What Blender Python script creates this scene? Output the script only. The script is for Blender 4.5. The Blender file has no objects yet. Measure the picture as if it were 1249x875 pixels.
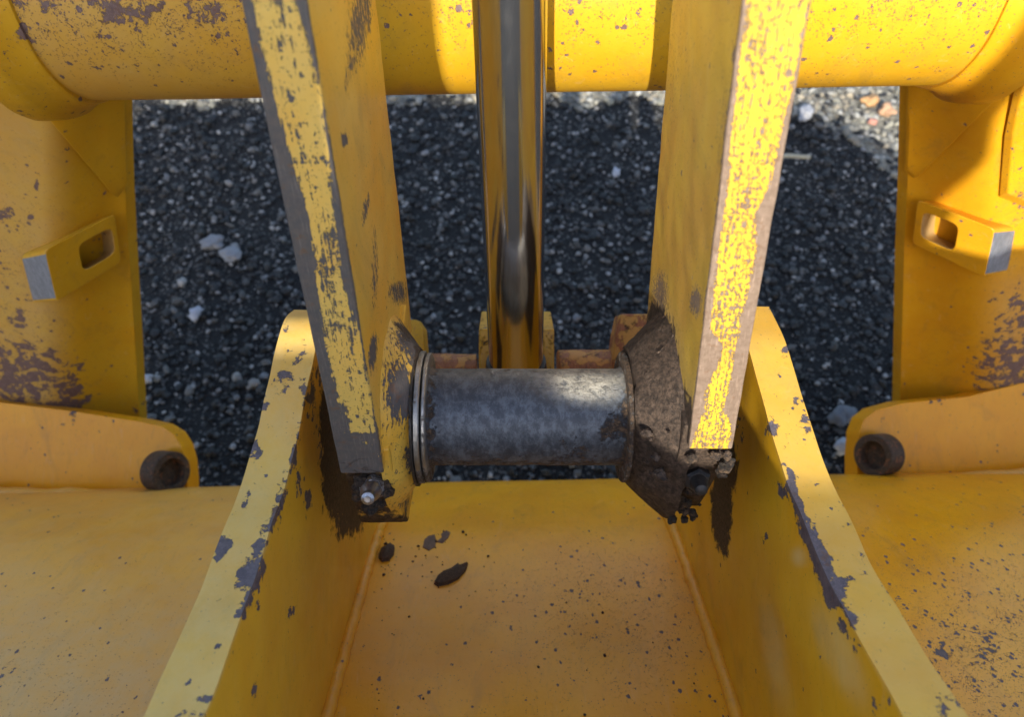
import bpy, bmesh, math, random
import numpy as np
from mathutils import Vector, Matrix
from mathutils import noise as mnoise

R = math.radians
random.seed(7); rng = np.random.default_rng(7)
scene = bpy.context.scene
COL = scene.collection

# ------------------------------------------------------------------ camera
H = 1.85; PITCH = 58.0
FPX = 902.0; CX, CY = 624.5, 437.5
cam_d = bpy.data.cameras.new('camera'); cam = bpy.data.objects.new('camera', cam_d); COL.objects.link(cam)
cam.location = (0, 0, H); cam.rotation_euler = (R(90 - PITCH), 0, 0)
cam_d.sensor_width = 36; cam_d.lens = FPX / 1249 * 36
cam_d.clip_start = .02; cam_d.clip_end = 500
cam_d.dof.use_dof = True; cam_d.dof.focus_distance = .76; cam_d.dof.aperture_fstop = 5.2
scene.camera = cam

# ------------------------------------------------------------------ light
SUN_EL, SUN_AZ = 32.2, -7.0          # azimuth measured from -Y (behind the viewer), negative = from the left
world = bpy.data.worlds.new('World'); scene.world = world; world.use_nodes = True
wt = world.node_tree; wt.nodes.clear()
sky = wt.nodes.new('ShaderNodeTexSky'); sky.sky_type = 'NISHITA'; sky.sun_disc = False
sky.sun_elevation = R(SUN_EL); sky.sun_rotation = R(180 - SUN_AZ)
sky.air_density = 1.0; sky.dust_density = 2.0; sky.ozone_density = 1.0
bg = wt.nodes.new('ShaderNodeBackground'); bg.inputs[1].default_value = .15
wo = wt.nodes.new('ShaderNodeOutputWorld')
wt.links.new(sky.outputs[0], bg.inputs[0]); wt.links.new(bg.outputs[0], wo.inputs[0])
sun_d = bpy.data.lights.new('sun', 'SUN'); sun = bpy.data.objects.new('sun', sun_d); COL.objects.link(sun)
sun_d.energy = 3.5; sun_d.angle = R(.53); sun_d.color = (1, .93, .80)
_e, _a = R(SUN_EL), R(SUN_AZ)
TOSUN = Vector((math.sin(_a) * math.cos(_e), -math.cos(_a) * math.cos(_e), math.sin(_e)))
sun.rotation_euler = TOSUN.to_track_quat('Z', 'Y').to_euler(); sun.location = (0, 0, 6)
vs = scene.view_settings
scene.display_settings.display_device = 'sRGB'
vs.view_transform = 'Standard'; vs.look = 'None'; vs.gamma = 1; vs.use_curve_mapping = False
vs.exposure = 1.18
try:
    scene.cycles.max_bounces = 8; scene.cycles.diffuse_bounces = 4
except Exception: pass

# ------------------------------------------------------------------ geometry helpers
cp, sp = math.cos(R(PITCH)), math.sin(R(PITCH))
def c2w(p):
    """measuring frame (right, up, away along the line of sight) -> world metres"""
    p = np.asarray(p, float)
    x, y, z = p[..., 0], p[..., 1], p[..., 2]
    return np.stack([x, y * sp + z * cp, H + y * cp - z * sp], -1)
def pt(px, py, z):
    px = np.asarray(px, float); py = np.asarray(py, float); z = np.asarray(z, float)
    px, py, z = np.broadcast_arrays(px, py, z)
    return np.stack([(px - CX) / FPX * z, (CY - py) / FPX * z, z], -1)
def yz(py, z): return ((CY - py) / FPX * z, z)
def sstep(a, b, x):
    t = np.clip((np.asarray(x, float) - a) / (b - a), 0, 1); return t * t * (3 - 2 * t)
def catmull(pts, n, closed=False):
    pts = np.asarray(pts, float); m = len(pts)
    out = []
    segs = m if closed else m - 1
    ts = np.linspace(0, segs, n, endpoint=not closed)
    for t in ts:
        i = min(int(t), segs - 1); f = t - i
        g = (lambda k: pts[k % m]) if closed else (lambda k: pts[min(max(k, 0), m - 1)])
        a, b, c, d = g(i - 1), g(i), g(i + 1), g(i + 2)
        out.append(.5 * ((2 * b) + (-a + c) * f + (2 * a - 5 * b + 4 * c - d) * f ** 2 + (-a + 3 * b - 3 * c + d) * f ** 3))
    return np.array(out)
def wob(P, amp, sc, seed=0.0):
    """gentle hand-made unevenness"""
    if amp == 0: return P
    Q = P.copy()
    for i, p in enumerate(P):
        v = mnoise.noise_vector(Vector((p[0] * sc + seed, p[1] * sc, p[2] * sc)))
        Q[i] += np.array(v) * amp
    return Q

def thing(name, label, cat, loc_c, group=None):
    o = bpy.data.objects.new(name, None); COL.objects.link(o)
    o.location = Vector(c2w(np.array(loc_c)).tolist()); o.empty_display_size = .05
    o['label'] = label; o['category'] = cat
    if group: o['group'] = group
    return o
def link_mesh(name, me, parent, mats, bevel=0, smooth=True, bevseg=2, angle=35):
    o = bpy.data.objects.new(name, me); COL.objects.link(o)
    if not isinstance(mats, (list, tuple)): mats = [mats]
    for m in mats: me.materials.append(m)
    if parent is not None:
        off = Vector((0, 0, 0)); q = parent
        while q is not None: off += q.location; q = q.parent
        me.transform(Matrix.Translation(-off)); o.parent = parent
    if smooth:
        me.polygons.foreach_set('use_smooth', [True] * len(me.polygons))
        me.set_sharp_from_angle(angle=R(angle))
    if bevel:
        b = o.modifiers.new('bevel', 'BEVEL'); b.width = bevel; b.segments = bevseg
        b.limit_method = 'ANGLE'; b.angle_limit = R(35); b.harden_normals = True
    return o
def set_attrs(me, C, pc, attrs):
    """C: measuring-frame coords; pc: surface coords in metres; attrs(px,py,pc)->dict of floats"""
    n = len(me.vertices)
    a = me.attributes.new('pc', 'FLOAT_VECTOR', 'POINT'); a.data.foreach_set('vector', np.asarray(pc, np.float32).ravel())
    d = {}
    if attrs is not None:
        px = CX + C[:, 0] / C[:, 2] * FPX; py = CY - C[:, 1] / C[:, 2] * FPX
        d = attrs(px, py, pc)
    for k in ('wear', 'speck', 'grime', 'dust_and_light'):  # last channel: real dust, and light painted as a pale film
        v = d.get(k, 0.0)
        v = np.broadcast_to(np.asarray(v, np.float32), (n,))
        at = me.attributes.new(k, 'FLOAT', 'POINT'); at.data.foreach_set('value', np.ascontiguousarray(np.clip(v, 0, 1.5)))

def lattice(name, parent, mats, P, nu, nv, nw, size, attrs=None, bevel=.002, wamp=.0, wsc=20, seed=0, par=False):
    """outer skin of a warped block; P(U,V,W)-> measuring frame"""
    idx = {}; keys = []
    def vid(i, j, k):
        t = (i, j, k)
        if t not in idx: idx[t] = len(keys); keys.append(t)
        return idx[t]
    F = []
    for i in range(nu):
        for j in range(nv):
            F.append((vid(i, j, 0), vid(i, j + 1, 0), vid(i + 1, j + 1, 0), vid(i + 1, j, 0)))
            F.append((vid(i, j, nw), vid(i + 1, j, nw), vid(i + 1, j + 1, nw), vid(i, j + 1, nw)))
    for i in range(nu):
        for k in range(nw):
            F.append((vid(i, 0, k), vid(i + 1, 0, k), vid(i + 1, 0, k + 1), vid(i, 0, k + 1)))
            F.append((vid(i, nv, k), vid(i, nv, k + 1), vid(i + 1, nv, k + 1), vid(i + 1, nv, k)))
    for j in range(nv):
        for k in range(nw):
            F.append((vid(0, j, k), vid(0, j, k + 1), vid(0, j + 1, k + 1), vid(0, j + 1, k)))
            F.append((vid(nu, j, k), vid(nu, j + 1, k), vid(nu, j + 1, k + 1), vid(nu, j, k + 1)))
    K = np.array(keys, float)
    U, V, Wd = K[:, 0] / nu, K[:, 1] / nv, K[:, 2] / nw
    C = P(U, V, Wd)
    C = wob(C, wamp, wsc, seed)
    X = c2w(C)
    me = bpy.data.meshes.new(name); me.from_pydata(X.tolist(), [], F)
    pc = np.stack([U * size[0] + seed, V * size[1], Wd * size[2]], -1)
    set_attrs(me, C, pc, attrs)
    if not par: me.attributes['pc'].data.foreach_set('vector', (C + np.array([seed, 0, 0])).astype(np.float32).ravel())
    bm = bmesh.new(); bm.from_mesh(me); bmesh.ops.recalc_face_normals(bm, faces=bm.faces); bm.to_mesh(me); bm.free()
    return link_mesh(name, me, parent, mats, bevel)

def strip_interp(chain, V):
    """smooth chain (catmull-sampled finely) evaluated at V in 0..1"""
    fine = catmull(chain, 200); t = V * 199
    return np.stack([np.interp(t, np.arange(200), fine[:, k]) for k in range(fine.shape[1])], -1)

def lathe_x(name, parent, mats, prof, cy, cz, seg=64, attrs=None, slope=0.0, wamp=0, wsc=25, caps=True, seed=0, poly=None):
    """prof: list (x, r) ; axis along X through (cy,cz); slope tilts it a touch"""
    prof = np.asarray(prof, float); n = len(prof)
    A = np.arange(seg) / seg * 2 * math.pi
    C = []; pc = []
    s = 0
    for i, (x, r) in enumerate(prof):
        if i: s += math.hypot(*(prof[i] - prof[i - 1]))
        for a in A:
            rr = r * (poly(a) if poly else 1)
            C.append((x, cy + slope * x + rr * math.cos(a), cz - rr * math.sin(a)))
            aa = a if a < math.pi else 2 * math.pi - a
            pc.append((s + seed, aa * .12 + (0 if a < math.pi else .3), .0 + .05 * math.cos(a)))
    F = []
    for i in range(n - 1):
        for j in range(seg):
            k = (j + 1) % seg
            F.append((i * seg + j, i * seg + k, (i + 1) * seg + k, (i + 1) * seg + j))
    if caps:
        F.append(tuple(range(seg))); F.append(tuple(range((n - 1) * seg, n * seg)))
    C = wob(np.array(C), wamp, wsc, seed)
    me = bpy.data.meshes.new(name); me.from_pydata(c2w(C).tolist(), [], F)
    # object-frame coords for texture so no seam shows
    pc = C + np.array([seed, 0, 0])
    set_attrs(me, C, pc, attrs)
    bm = bmesh.new(); bm.from_mesh(me); bmesh.ops.recalc_face_normals(bm, faces=bm.faces); bm.to_mesh(me); bm.free()
    return link_mesh(name, me, parent, mats, 0)

def tube(name, parent, mats, pts, rad, seg=12, attrs=None, bump=0, caps=True, ry=1.0):
    """tube through measuring-frame points; rad scalar or list"""
    pts = np.asarray(pts, float); n = len(pts)
    rad = np.broadcast_to(np.asarray(rad, float), (n,))
    C = []; T = np.gradient(pts, axis=0); T /= np.linalg.norm(T, axis=1)[:, None]
    ref = np.array([0, 0, 1.0]) if abs(T[0][2]) < .9 else np.array([1.0, 0, 0])
    for i in range(n):
        a = np.cross(T[i], ref); a /= np.linalg.norm(a); b = np.cross(T[i], a)
        r = rad[i] * (1 + bump * (mnoise.noise(Vector((i * .37, n, 3)))))
        for j in range(seg):
            t = j / seg * 2 * math.pi
            C.append(pts[i] + r * (a * math.cos(t) + ry * b * math.sin(t)))
    F = [(i * seg + j, i * seg + (j + 1) % seg, (i + 1) * seg + (j + 1) % seg, (i + 1) * seg + j) for i in range(n - 1) for j in range(seg)]
    if caps: F += [tuple(range(seg)), tuple(range((n - 1) * seg, n * seg))]
    C = np.array(C)
    me = bpy.data.meshes.new(name); me.from_pydata(c2w(C).tolist(), [], F)
    set_attrs(me, C, C, attrs)
    bm = bmesh.new(); bm.from_mesh(me); bmesh.ops.recalc_face_normals(bm, faces=bm.faces); bm.to_mesh(me); bm.free()
    return link_mesh(name, me, parent, mats, 0)

def slab(name, parent, mats, outline, depth_fn, thick, attrs=None, bevel=.002, cuts=4, offs=None):
    """outline (px,py) laid out on a sheet at depth_fn(px,py), given a real thickness away from the viewer"""
    bm = bmesh.new(); vs_ = [bm.verts.new((p[0], p[1], 0)) for p in outline]
    bm.faces.new(vs_); bmesh.ops.triangulate(bm, faces=bm.faces)
    bmesh.ops.subdivide_edges(bm, edges=bm.edges, cuts=cuts, use_grid_fill=True)
    bm.verts.ensure_lookup_table()
    n = len(bm.verts); q = np.array([v.co[:2] for v in bm.verts])
    F = [[v.index for v in f.verts] for f in bm.faces]
    bm.verts.index_update()
    F = [[v.index for v in f.verts] for f in bm.faces]
    B = [(e.verts[0].index, e.verts[1].index) for e in bm.edges if e.is_boundary]
    bm.free()
    z = depth_fn(q[:, 0], q[:, 1]) + np.zeros(n)
    front = pt(q[:, 0], q[:, 1], z)
    back = front + (np.array([0, 0, thick]) if offs is None else np.array(offs))
    C = np.vstack([front, back])
    FF = F + [[i + n for i in reversed(f)] for f in F] + [(a, b, b + n, a + n) for a, b in B]
    me = bpy.data.meshes.new(name); me.from_pydata(c2w(C).tolist(), [], FF)
    set_attrs(me, C, C, attrs)
    bm = bmesh.new(); bm.from_mesh(me); bmesh.ops.recalc_face_normals(bm, faces=bm.faces); bm.to_mesh(me); bm.free()
    return link_mesh(name, me, parent, mats, bevel)

def prism(name, parent, mats, prof, x0, x1, attrs=None, bevel=.002, cuts=3, wamp=0, seed=0, flare=0):
    """side profile (y,z) extruded from x0 to x1"""
    bm = bmesh.new()
    a = [bm.verts.new((x0, p[0], p[1])) for p in prof]; b = [bm.verts.new((x1, p[0], p[1])) for p in prof]
    bm.faces.new(a); bm.faces.new(list(reversed(b)))
    n = len(prof)
    for i in range(n): bm.faces.new((a[i], b[i], b[(i + 1) % n], a[(i + 1) % n]))
    bmesh.ops.recalc_face_normals(bm, faces=bm.faces)
    bmesh.ops.triangulate(bm, faces=[f for f in bm.faces if len(f.verts) > 4])
    if cuts: bmesh.ops.subdivide_edges(bm, edges=bm.edges, cuts=cuts, use_grid_fill=True)
    me = bpy.data.meshes.new(name); bm.to_mesh(me); bm.free()
    C = np.array([v.co[:] for v in me.vertices]); C = wob(C, wamp, 35, seed)
    me.vertices.foreach_set('co', c2w(C).astype(np.float32).ravel())
    set_attrs(me, C, C + np.array([seed, 0, 0]), attrs)
    bm = bmesh.new(); bm.from_mesh(me); bmesh.ops.recalc_face_normals(bm, faces=bm.faces); bm.to_mesh(me); bm.free()
    return link_mesh(name, me, parent, mats, bevel)

def blobs(px, py, L):
    """soft stains / chips: (x, y, rx, ry, angle, strength)"""
    out = np.zeros_like(px)
    for (x, y, rx, ry, ang, s) in L:
        c, d = math.cos(R(ang)), math.sin(R(ang))
        dx, dy = px - x, py - y
        a = (dx * c + dy * d) / rx; b = (-dx * d + dy * c) / ry
        out = np.maximum(out, s * np.exp(-(a * a + b * b) ** 1.5 * .7))
    return out

# ------------------------------------------------------------------ materials
class NT:
    def __init__(s, name):
        s.m = bpy.data.materials.new(name); s.m.use_nodes = True; s.t = s.m.node_tree; s.t.nodes.clear()
        s.out = s.n('ShaderNodeOutputMaterial'); s.b = s.n('ShaderNodeBsdfPrincipled'); s.l(s.b.outputs[0], s.out.inputs[0])
    def n(s, t): return s.t.nodes.new(t)
    def l(s, a, b): s.t.links.new(a, b)
    def put(s, v, sock):
        if isinstance(v, (int, float)): sock.default_value = v
        elif isinstance(v, tuple): sock.default_value = (v + (1,)) if len(sock.default_value) == 4 and len(v) == 3 else v
        else: s.l(v, sock)
    def attr(s, name, out='Fac'):
        a = s.n('ShaderNodeAttribute'); a.attribute_name = name; return a.outputs[out]
    def math(s, op, a, b=0.0, clamp=False, c=None):
        m = s.n('ShaderNodeMath'); m.operation = op; m.use_clamp = clamp
        s.put(a, m.inputs[0]); s.put(b, m.inputs[1])
        if c is not None: s.put(c, m.inputs[2])
        return m.outputs[0]
    def scale(s, v, f):
        m = s.n('ShaderNodeMapping'); s.l(v, m.inputs[0]); m.inputs['Scale'].default_value = f if isinstance(f, tuple) else (f, f, f)
        return m.outputs[0]
    def noise(s, v, sc, det=4, rough=.55, dist=0.0):
        k = s.n('ShaderNodeTexNoise'); s.l(v, k.inputs['Vector']); k.inputs['Scale'].default_value = sc
        k.inputs['Detail'].default_value = det; k.inputs['Roughness'].default_value = rough; k.inputs['Distortion'].default_value = dist
        return k.outputs[0]
    def vor(s, v, sc, feat='F1', rand=1.0):
        k = s.n('ShaderNodeTexVoronoi'); k.feature = feat; s.l(v, k.inputs['Vector']); k.inputs['Scale'].default_value = sc
        k.inputs['Randomness'].default_value = rand
        return k
    def mix(s, f, a, b, mode='MIX'):
        k = s.n('ShaderNodeMix'); k.data_type = 'RGBA'; k.blend_type = mode
        s.put(f, k.inputs[0]); s.put(a, k.inputs[6]); s.put(b, k.inputs[7]); return k.outputs[2]
    def mixf(s, f, a, b):
        k = s.n('ShaderNodeMix'); k.data_type = 'FLOAT'
        s.put(f, k.inputs[0]); s.put(a, k.inputs[2]); s.put(b, k.inputs[3]); return k.outputs[0]
    def ss(s, x, a, b):
        k = s.n('ShaderNodeMapRange'); k.interpolation_type = 'SMOOTHSTEP'
        s.put(x, k.inputs[0]); k.inputs[1].default_value = a; k.inputs[2].default_value = b; return k.outputs[0]
    def bump(s, h, dist=.001, strength=1.0, prev=None):
        k = s.n('ShaderNodeBump'); s.l(h, k.inputs['Height']); k.inputs['Distance'].default_value = dist; k.inputs['Strength'].default_value = strength
        if prev is not None: s.l(prev, k.inputs['Normal'])
        return k.outputs[0]

def paint(name, col, col2, chip=(.085, .068, .075), chip2=(.13, .10, .10), grime=(.035, .022, .014), grime2=(.10, .065, .04),
          dust_and_light=(.46, .38, .27), stretch=(1, 1, 1), nsc=55, rough=.31, ssc=420, scratch=.5, paintdet=9, streak=0.0):
    T = NT(name); pc = T.attr('pc', 'Vector')
    wear, speck, gr, du = T.attr('wear'), T.attr('speck'), T.attr('grime'), T.attr('dust_and_light')
    low = T.noise(pc, 9, 3, .6)
    ps = T.scale(pc, stretch)
    n1 = T.noise(ps, nsc, paintdet, .68, .3)
    n1 = T.ss(n1, .28, .72)
    if streak:
        sa = T.ss(T.noise(T.scale(pc, (1, .05, 1)), 330, 4, .7, .6), .33, .67)
        sb = T.ss(T.noise(T.scale(pc, (.12, 1, 1)), 300, 3, .7, .8), .36, .64)
        mm = T.ss(T.noise(pc, 22, 3, .6), .42, .60)
        st = T.mixf(mm, sa, T.mixf(.35, sa, sb))
        n1 = T.mixf(streak, n1, st)
    chipm = T.math('MULTIPLY', T.math('SUBTRACT', wear, n1), 16, True)
    chipm = T.math('MULTIPLY', chipm, T.ss(wear, .02, .10))
    # small chips: cells distorted by noise
    nd = T.n('ShaderNodeTexNoise'); T.l(pc, nd.inputs['Vector']); nd.inputs['Scale'].default_value = ssc * .9; nd.inputs['Detail'].default_value = 4; nd.inputs['Roughness'].default_value = .75
    v = T.n('ShaderNodeVectorMath'); v.operation = 'MULTIPLY_ADD'; T.l(nd.outputs['Color'], v.inputs[0]); v.inputs[1].default_value = (2.6 / ssc,) * 3; T.l(pc, v.inputs[2])
    vo = T.vor(T.scale(v.outputs[0], (1, .7, 1)), ssc * .5)
    sepc = T.n('ShaderNodeSeparateColor'); T.l(vo.outputs['Color'], sepc.inputs[0])
    clus = T.ss(T.noise(pc, 38, 4, .65), .38, .68)
    keep = T.math('GREATER_THAN', T.math('MULTIPLY', speck, T.mixf(clus, .22, 1.25)), sepc.outputs[0])
    size = T.math('MULTIPLY', T.math('POWER', sepc.outputs[1], 3.0), .50)
    dot = T.math('LESS_THAN', vo.outputs['Distance'], T.math('ADD', size, .11))
    spm = T.math('MULTIPLY', T.math('MULTIPLY', keep, dot), T.math('GREATER_THAN', sepc.outputs[2], .5))
    thr = T.math('SUBTRACT', .745, T.math('MULTIPLY', speck, T.mixf(clus, .07, .20)))
    irr = T.math('MULTIPLY', T.math('SUBTRACT', T.noise(T.scale(pc, (1, .75, 1)), ssc * .42, 6, .72, .6), thr), 40, True)
    irr = T.math('MULTIPLY', irr, T.math('GREATER_THAN', speck, .015))
    spm = T.math('MAXIMUM', spm, irr)
    # a second, finer set of freckles
    vo2 = T.vor(v.outputs[0], ssc * 1.5); sp2 = T.n('ShaderNodeSeparateColor'); T.l(vo2.outputs['Color'], sp2.inputs[0])
    spm2 = T.math('MULTIPLY', T.math('GREATER_THAN', T.math('MULTIPLY', speck, T.mixf(clus, .15, .55)), sp2.outputs[0]), T.math('LESS_THAN', vo2.outputs['Distance'], .38))
    spm = T.math('MAXIMUM', spm, T.math('MULTIPLY', spm2, .75))
    chipall = T.math('MAXIMUM', chipm, spm, True)
    base = T.mix(T.ss(low, .35, .68), col, col2)
    # faint rubbed streaks and smudges in the paint
    sm = T.noise(T.scale(pc, (3, .8, 3)), 45, 6, .7, .4)
    base = T.mix(T.math('MULTIPLY', T.ss(sm, .52, .78), scratch), base, tuple(min(1, c * .62 + .012) for c in col))
    fine = T.noise(pc, 260, 3, .7)
    base = T.mix(T.math('MULTIPLY', T.ss(fine, .62, .85), .25), base, tuple(c * .6 for c in col2))
    # thin bright scratches
    wv = T.noise(T.scale(pc, (1.0, .06, 1.0)), 420, 2, .5, 1.2)
    scr = T.math('MULTIPLY', T.ss(wv, .735, .75), T.ss(T.noise(pc, 14, 2), .54, .66))
    base = T.mix(T.math('MULTIPLY', scr, .45), base, tuple(min(1, c * 1.15 + .06) for c in col))
    cc = T.mix(T.ss(T.noise(pc, 130, 5, .7), .35, .65), chip, chip2)
    cc = T.mix(T.math('MULTIPLY', T.ss(T.noise(T.scale(pc, (1, .08, 1)), 520, 4, .7), .52, .70), .45), cc, tuple(min(1, k * 1.9 + .01) for k in chip2))
    cc = T.mix(T.math('MULTIPLY', T.ss(T.noise(pc, 75, 5, .7), .56, .66), .55), cc, (.14, .065, .03))
    halo = T.math('MULTIPLY', T.math('SUBTRACT', T.math('ADD', wear, .07), n1), 9, True)
    halo = T.math('MULTIPLY', halo, T.ss(wear, .02, .12))
    base = T.mix(T.math('MULTIPLY', halo, .38), base, tuple(k * .42 + .02 for k in col2))
    stain = T.math('MULTIPLY', T.ss(T.noise(T.scale(pc, (1.6, .8, 1)), 13, 7, .68, .8), .50, .74), .42)
    base = T.mix(stain, base, tuple(k * .50 + .03 for k in col))
    haze_ = T.math('MULTIPLY', T.ss(T.noise(T.scale(pc, (2.5, .5, 2.5)), 26, 6, .72, 1.5), .56, .72), .22)
    base = T.mix(haze_, base, tuple(min(1, k * .7 + .22) for k in col))
    c = T.mix(chipall, base, cc)
    dm = T.math('MULTIPLY', du, T.mixf(T.ss(T.noise(pc, 28, 6, .7), .25, .75), .55, 1.1), True)
    dm = T.math('MULTIPLY', dm, T.mixf(chipall, 1.0, .12))
    c = T.mix(dm, c, dust_and_light)
    gn = T.noise(pc, 70, 8, .72, .5)
    gm = T.math('MULTIPLY', T.math('SUBTRACT', T.math('MULTIPLY', gr, 1.55), T.ss(gn, .25, .75)), 3.2, True)
    gm = T.math('MULTIPLY', gm, T.ss(gr, .0, .15))
    c = T.mix(gm, c, T.mix(T.ss(T.noise(pc, 190, 6, .75), .38, .66), grime, grime2))
    T.l(c, T.b.inputs['Base Color'])
    r = T.mixf(T.noise(pc, 40, 5, .7), rough - .07, rough + .16)
    r = T.mixf(chipall, r, .58); r = T.mixf(dm, r, .8); r = T.mixf(gm, r, .62)
    T.l(r, T.b.inputs['Roughness'])
    T.b.inputs['Specular IOR Level'].default_value = .36
    peel = T.noise(pc, 330, 2, .5)
    hgt = T.math('ADD', T.math('MULTIPLY', chipall, -.45), T.math('MULTIPLY', peel, .10))
    hgt = T.math('ADD', hgt, T.math('MULTIPLY', T.noise(pc, 60, 4, .6), .3))
    hgt = T.math('ADD', hgt, T.math('MULTIPLY', T.noise(pc, 11, 2, .5), 1.6))
    hgt = T.math('ADD', hgt, T.math('MULTIPLY', T.math('MULTIPLY', gm, T.noise(pc, 260, 7, .75)), 1.8))
    T.l(T.bump(hgt, .0009, 1.0), T.b.inputs['Normal'])
    return T.m

M_front_tube = paint('orange_yellow_paint', (.84, .37, .008), (.78, .325, .008), rough=.27, scratch=.55, dust_and_light=(.62, .44, .22))
M_clevis = paint('plate_yellow_paint', (.80, .44, .018), (.74, .37, .012), dust_and_light=(.76, .62, .30), nsc=85, scratch=.45, chip=(.075, .065, .085), chip2=(.13, .11, .13))
M_arm_l = paint('worn_arm_paint', (.72, .44, .06), (.74, .39, .03), dust_and_light=(.64, .56, .24), chip=(.068, .069, .078), chip2=(.10, .085, .085), stretch=(1.3, .6, 1), nsc=210, scratch=.5, streak=.45)
M_arm_r = paint('sunlit_arm_paint', (.62, .40, .04), (.58, .33, .04), chip=(.16, .112, .08), chip2=(.215, .155, .115), stretch=(1.1, .7, 1), nsc=300, streak=.40, scratch=.4, grime=(.028, .019, .014), grime2=(.10, .068, .048))
M_frame = paint('frame_yellow_paint', (.58, .335, .018), (.58, .305, .012), chip=(.12, .075, .07), chip2=(.17, .11, .10), scratch=.4, ssc=300)
M_frame_r = paint('frame_orange_paint', (.66, .33, .012), (.62, .285, .010), chip=(.12, .075, .07), chip2=(.17, .11, .10), scratch=.35, ssc=300)
M_rustbar = paint('rusty_orange_paint', (.50, .25, .05), (.55, .22, .05), chip=(.26, .085, .03), chip2=(.33, .13, .05), nsc=45, rough=.55)
M_edge = paint('bare_edge_paint', (.50, .33, .12), (.45, .30, .14), scratch=.3)

def steel(name, col, col2, metal=.9, r0=.25, r1=.5, rust=.0, bump=.3):
    T = NT(name); pc = T.attr('pc', 'Vector')
    n = T.noise(T.scale(pc, (1.5, 1, 1)), 60, 9, .78, .2); f = T.noise(pc, 480, 4, .7)
    c = T.mix(T.ss(n, .40, .64), col, col2)
    gr = T.attr('grime')
    g = T.math('MULTIPLY', T.math('SUBTRACT', T.math('MULTIPLY', gr, 1.5), T.ss(T.noise(pc, 90, 8, .75), .25, .75)), 3, True)
    g = T.math('MULTIPLY', g, T.ss(gr, 0, .15))
    rc = T.mix(T.ss(T.noise(pc, 210, 6, .75), .4, .62), (.035, .024, .018), (.15, .095, .055))
    sp = T.math('MULTIPLY', T.ss(f, .58, .72), .55 + rust * .3)
    c = T.mix(sp, c, (.05, .04, .035))
    c = T.mix(g, c, rc)
    dm = T.math('MULTIPLY', T.attr('dust_and_light'), T.ss(T.noise(pc, 120, 6, .7), .25, .6), True)
    c = T.mix(dm, c, (.62, .59, .50)); g = T.math('MAXIMUM', g, dm)  # pale film: dust, and the sun patch painted on the sleeve
    T.l(c, T.b.inputs['Base Color'])
    T.l(T.mixf(g, T.mixf(sp, metal, metal * .4), 0.0), T.b.inputs['Metallic'])
    T.l(T.mixf(g, T.mixf(n, r0, r1), .8), T.b.inputs['Roughness'])
    h = T.math('ADD', T.math('MULTIPLY', f, bump), T.math('MULTIPLY', T.math('MULTIPLY', g, T.noise(pc, 240, 7, .75)), 4.0))
    h = T.math('ADD', h, T.math('MULTIPLY', n, bump))
    T.l(T.bump(h, .0008, 1.0), T.b.inputs['Normal'])
    return T.m
M_sleeve = steel('oxidised_steel', (.050, .060, .078), (.125, .150, .185), metal=.45, r0=.36, r1=.58, rust=.5, bump=.6)
M_washer = steel('washer_steel', (.28, .29, .29), (.46, .46, .45), metal=.9, r0=.3, r1=.5)
M_zinc = steel('fitting_steel', (.30, .31, .33), (.5, .5, .52), metal=.9, r0=.25, r1=.4)
M_bare = steel('bare_grey_steel', (.17, .18, .20), (.27, .28, .31), metal=.35, r0=.5, r1=.7, bump=.6)
M_blackrubber = steel('black_seal', (.012, .011, .011), (.03, .028, .026), metal=0, r0=.4, r1=.6)
M_grease = steel('caked_grease', (.010, .009, .008), (.045, .036, .028), metal=0, r0=.42, r1=.75, bump=2.0)

def chrome():
    T = NT('polished_chrome'); pc = T.attr('pc', 'Vector')
    T.b.inputs['Metallic'].default_value = 1
    n = T.noise(T.scale(pc, (1, 1, 1)), 30, 4, .6)
    T.l(T.mix(n, (.60, .59, .60), (.53, .52, .53)), T.b.inputs['Base Color'])
    T.l(T.mixf(T.noise(pc, 60, 5, .7), .09, .20), T.b.inputs['Roughness'])
    T.l(T.bump(T.noise(pc, 500, 2, .5), .00005, .5), T.b.inputs['Normal'])
    return T.m
M_chrome = chrome()

def flat(name, c1, c2, rough=.8, sc=120, bump=.001):
    T = NT(name); tc = T.n('ShaderNodeTexCoord').outputs['Object']
    n = T.noise(tc, sc, 6, .7)
    T.l(T.mix(T.ss(n, .35, .65), c1, c2), T.b.inputs['Base Color']); T.b.inputs['Roughness'].default_value = rough
    T.l(T.bump(n, bump), T.b.inputs['Normal']); return T.m
M_leaf = flat('dried_mud', (.035, .02, .012), (.09, .05, .028), .85, 300, .0015)
M_leaf2 = flat('dried_leaf', (.10, .05, .03), (.17, .09, .05), .7, 200)
M_shade_panel = flat('shade_panel_grey', (.24, .20, .16), (.20, .17, .14), .5, 6)
M_shade_panel_dark = flat('shade_panel_black', (.02, .02, .02), (.035, .033, .03), .5, 12)
M_glass = flat('cab_glass', (.02, .025, .03), (.03, .035, .04), .08, 3, 0)

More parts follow.
